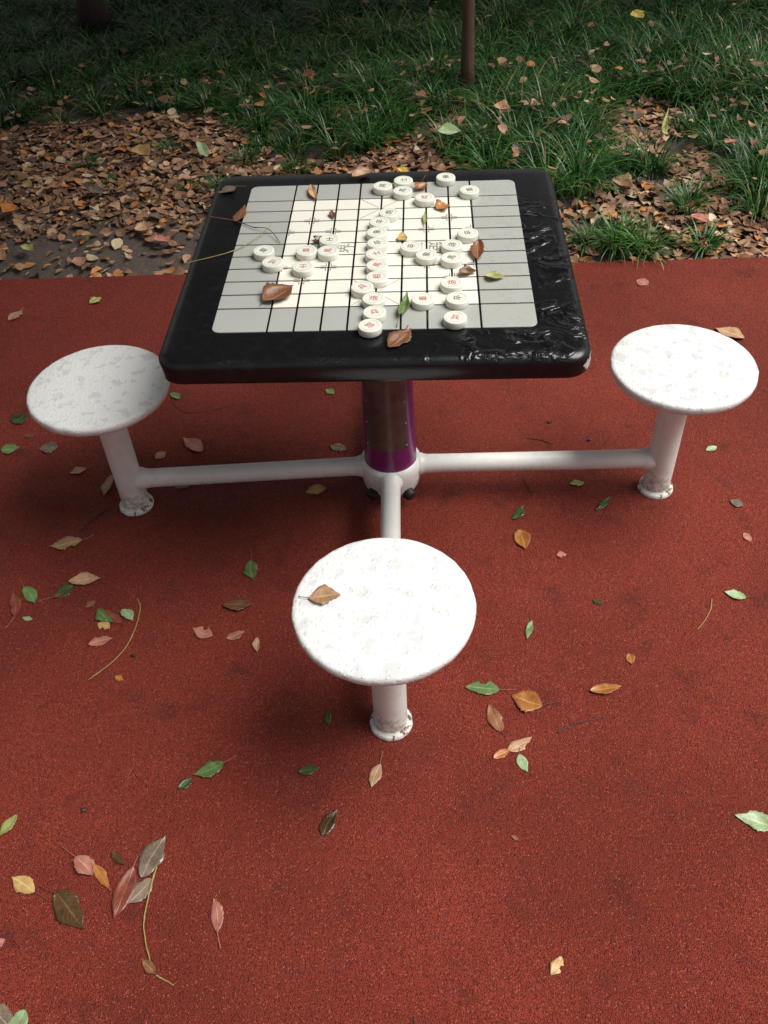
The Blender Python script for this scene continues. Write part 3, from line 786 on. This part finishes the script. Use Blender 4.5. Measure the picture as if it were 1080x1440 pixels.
for px, py, rad, ln, nb, lab in [
  (868,345,.13,.19,170,'broad low grass tuft spilling over the paving edge beside the table'),
  (905,350,.11,.17,130,'grass tuft at the paving edge, right half of the front clump'),
  (828,338,.09,.15,90,'small grass tuft closest to the right side of the table'),
  (965,295,.11,.17,110,'grass tuft standing alone in the right leaf litter'),
  (990,345,.08,.14,80,'small grass tuft near the paving edge in the right litter'),
  (1065,300,.12,.20,130,'grass tuft at the right picture edge'),
  (265,268,.05,.09,60,'small grass tuft in the litter left of the table corner'),
  (310,262,.06,.11,70,'grass tuft touching the far left table corner'),
  (125,232,.05,.10,60,'small grass tuft in the upper left litter'),
  (235,212,.06,.10,60,'small grass tuft in the litter behind the left corner'),
  (160,256,.04,.07,40,'tiny grass sprig in the middle of the left litter'),
  (345,225,.07,.13,80,'grass tuft just behind the far left table edge'),
  (418,238,.07,.13,80,'grass tuft behind the left half of the far table edge')]:
    p = at(px, py, 0); gz = ground_z(p.x, p.y)
    V, F, C = make_blades([(p.x, p.y, gz, rad, ln, nb)], int(px+py))
    tag(np_mesh('grass_tuft', V, F, C, GRASS, (p.x, p.y, gz)), lab, 'grass tuft', 'separate tufts in the leaf litter')

# ---------------------------------------------------------------- leaf litter
def litter(n, seed):
    rg = random.Random(seed); V = []; F = []; C = []; k = 0; tries = 0
    pal = [((.31,.165,.09), 5), ((.22,.115,.065), 6), ((.38,.22,.13), 4), ((.17,.09,.05), 4), ((.50,.33,.20), 2.5), ((.46,.19,.06), 2), ((.52,.42,.26), 1), ((.36,.18,.13), 1.3), ((.10,.06,.04), 3.5)]
    ws = [w for _, w in pal]
    while k < n and tries < n*12:
        tries += 1
        x = rg.uniform(-4.2, 4.2); y = rg.uniform(1.22, 6.0) if rg.random() < .25 else rg.uniform(1.23, 3.2)
        gs = grass_start(x); e = edge_y(x)
        if y < e + (.01 if rg.random() < .9 else -.03): continue
        dn = noise.noise(Vector((x*1.6, y*1.6, 4)))*.5 + noise.noise(Vector((x*5, y*5, 9)))*.4
        if x < -.30:                     # left: thick further back, thin near the paving
            pr = min(1, max(.16, (y - e - .1)/.55 + dn*.9))
        else: pr = min(1, 1.1 + dn*.5)
        if is_grass(x, y): pr *= .09
        if rg.random() > pr: continue
        z = ground_z(x, y) + rg.uniform(.002, .022)
        if is_grass(x, y): z += rg.uniform(0, .14)*(1 if x > -.5 else .5)
        L = rg.choice((1, 1, 1, .5))*rg.uniform(.030, .072); W = L*rg.uniform(.38, .8)/2; a = rg.uniform(0, 2*PI)
        d = Vector((math.cos(a), math.sin(a), 0)); s = Vector((-math.sin(a), math.cos(a), 0))
        rx, ry = rg.gauss(0, .22), rg.gauss(0, .22)
        up = Vector((rx, ry, 1)).normalized(); d = (d - up*d.dot(up)).normalized(); s = up.cross(d)
        c0 = rg.choices(pal, ws)[0][0]; v = rg.uniform(.75, 1.25); c = [q*v for q in c0]
        cu = rg.uniform(-.4, .6); ar = rg.uniform(-.25, .25); base = len(V); P = Vector((x, y, z))
        for i, t in enumerate((0, .2, .45, .72, 1)):
            w = (0.02, .78, 1, .72, .02)[i]*W*rg.uniform(.85, 1.12)
            for u in (-1, 0, 1):
                q = P + d*L*(t-.5) + s*u*w + up*(cu*abs(u)*w + ar*L*(2*t-1)**2 + L*.03*rg.uniform(-1, 1))
                q.z = max(q.z, ground_z(x, y)+.001); V.append(q[:]); C.append(c)
        for i in range(4):
            for j in range(2): b = base+i*3+j; F.append((b, b+3, b+4, b+1))
        k += 1
    return np.array(V), np.array(F), np.array(C)
V, F, C = litter(18500, 11)
tag(np_mesh('leaf_litter', V, F, C, LITTER), 'carpet of dry brown and tan fallen leaves on dark soil', 'leaf litter', kind='stuff')

# ---------------------------------------------------------------- trees
CROWN = m_attr('tree_leaves', 'tint', .5, transl=.25)
def crown_mesh(center, rad, n, seed, size=.11):
    rg = np.random.default_rng(seed); out = []
    cl = rg.normal(0, 1, (70, 3)); cl /= np.linalg.norm(cl, axis=1)[:, None]; cl *= rg.uniform(.35, 1, (70, 1))
    i = rg.integers(0, 70, n); p = cl[i]*np.array(rad) + rg.normal(0, .16, (n, 3))*np.array(rad) + np.array(center)
    a = rg.normal(0, 1, (n, 3)); a /= np.linalg.norm(a, axis=1)[:, None]; b = np.cross(a, rg.normal(0, 1, (n, 3))); b /= np.linalg.norm(b, axis=1)[:, None]
    s = size*rg.uniform(.6, 1.3, (n, 1))
    V = np.stack([p-a*s, p+b*s*.45, p+a*s, p-b*s*.45], 1).reshape(-1, 3); F = np.arange(n*4).reshape(n, 4)
    t = rg.uniform(0, 1, (n, 1)); C = np.repeat(np.concatenate([.04+.04*t, .08+.05*t, .02+.02*t], 1), 4, 0)
    return V, F, C
def tree(name, x, y, r0, r1, h, crown_c, crown_r, nleaf, bark, label, seed, lean=(0, 0), flare=1.5):
    z0 = ground_z(x, y) if abs(x) < 6 and 1.2 < y < 8.5 else -.02
    o = empty(name, (x, y, z0)); tag(o, label, 'tree')
    bm = bmesh.new(); n = 16; rg = random.Random(seed); P = []; Rr = []
    for i in range(n+1):
        t = i/n; P.append(Vector((lean[0]*t*h + .02*h*math.sin(t*5+seed)*t, lean[1]*t*h, h*t - .05))); Rr.append((r0+(r1-r0)*t)*(1+(flare-1)*math.exp(-t*h/.12)))
    tube(bm, P, Rr, 20)
    for v in bm.verts: 
        q = noise.noise(Vector((v.co.x*12, v.co.y*12, v.co.z*2.5)))*.12*r0; v.co.x += q; v.co.y += q
    for k in range(9):
        b = P[8+ (k*7 % 8)]; ce = Vector(crown_c) - Vector((x, y, z0)) + Vector((rg.uniform(-1, 1)*crown_r[0], rg.uniform(-1, 1)*crown_r[1], rg.uniform(-.3, .6)*crown_r[2]))*.75
        m = b.lerp(ce, .5) + Vector((0, 0, .25)); tube(bm, [b, b.lerp(m, .6), m, ce], [r1*.8, r1*.6, r1*.4, r1*.15], 8)
    bm_obj('trunk', bm, bark, o, smooth=True)
    V, F, C = crown_mesh(Vector(crown_c) - Vector((x, y, z0)), crown_r, nleaf, seed)
    c = np_mesh('crown', V, F, C, CROWN, smooth=False); c.parent = o
BARK = m_bark('dark_red_brown_bark', (.014, .009, .007), (.05, .028, .021))
SMOOTH = m_bark('smooth_reddish_bark', (.09, .05, .04), (.17, .095, .075), .38)
tree('broad_tree', -1.95, 4.25, .085, .06, 3.6, (.0, 4.05, 3.9), (2.9, 2.3, .9), 46000, BARK, 'dark tree with thick red brown trunk at the upper left', 2, (-.02, 0))  # unseen crown, set off the trunk so its shade falls on the grass
tree('added_shade_tree', -2.7, 1.75, .11, .07, 2.8, (-.85, .5, 3.4), (1.7, 2.1, .7), 13000, BARK, 'unseen tree added left of the paving for shade, its crown reaching over the left seat', 9, (.22, -.05))  # added out of frame to block sky and sun over the left side
tree('slim_tree', .325, 2.93, .032, .024, 3.4, (2.4, 4.9, 4.1), (2.2, 1.6, .8), 18000, SMOOTH, 'slim smooth reddish trunk rising from the grass behind the table', 4, (.012, 0), 1.25)  # crown added out of view to shade the grass and darken tabletop reflections

# ---------------------------------------------------------------- light
EL, AZ = R(59), R(90)     # azimuth clockwise from +y
w = bpy.data.worlds.new('World'); sc.world = w; w.use_nodes = True
nt = w.node_tree; bg = nt.nodes['Background']; sky = nt.nodes.new('ShaderNodeTexSky'); sky.sky_type = 'NISHITA'; sky.sun_disc = False
sky.sun_elevation = EL; sky.sun_rotation = AZ; sky.air_density = 1; sky.dust_density = 4
hs = nt.nodes.new('ShaderNodeHueSaturation'); hs.inputs['Saturation'].default_value = .12
nt.links.new(sky.outputs[0], hs.inputs['Color']); nt.links.new(hs.outputs[0], bg.inputs[0]); bg.inputs[1].default_value = .055
sd = bpy.data.lights.new('sun', 'SUN'); sd.energy = 3.6; sd.angle = R(44); sd.color = (1, .975, .93)
so = bpy.data.objects.new('sun', sd); col.objects.link(so)
dirv = Vector((math.sin(AZ)*math.cos(EL), math.cos(AZ)*math.cos(EL), math.sin(EL)))
so.rotation_euler = dirv.to_track_quat('Z', 'Y').to_euler()

sc.render.engine = 'CYCLES'
sc.view_settings.view_transform = 'Standard'; sc.view_settings.look = 'None'
sc.view_settings.exposure = 0.42; sc.view_settings.gamma = 1
sc.render.resolution_x = 768; sc.render.resolution_y = 1024
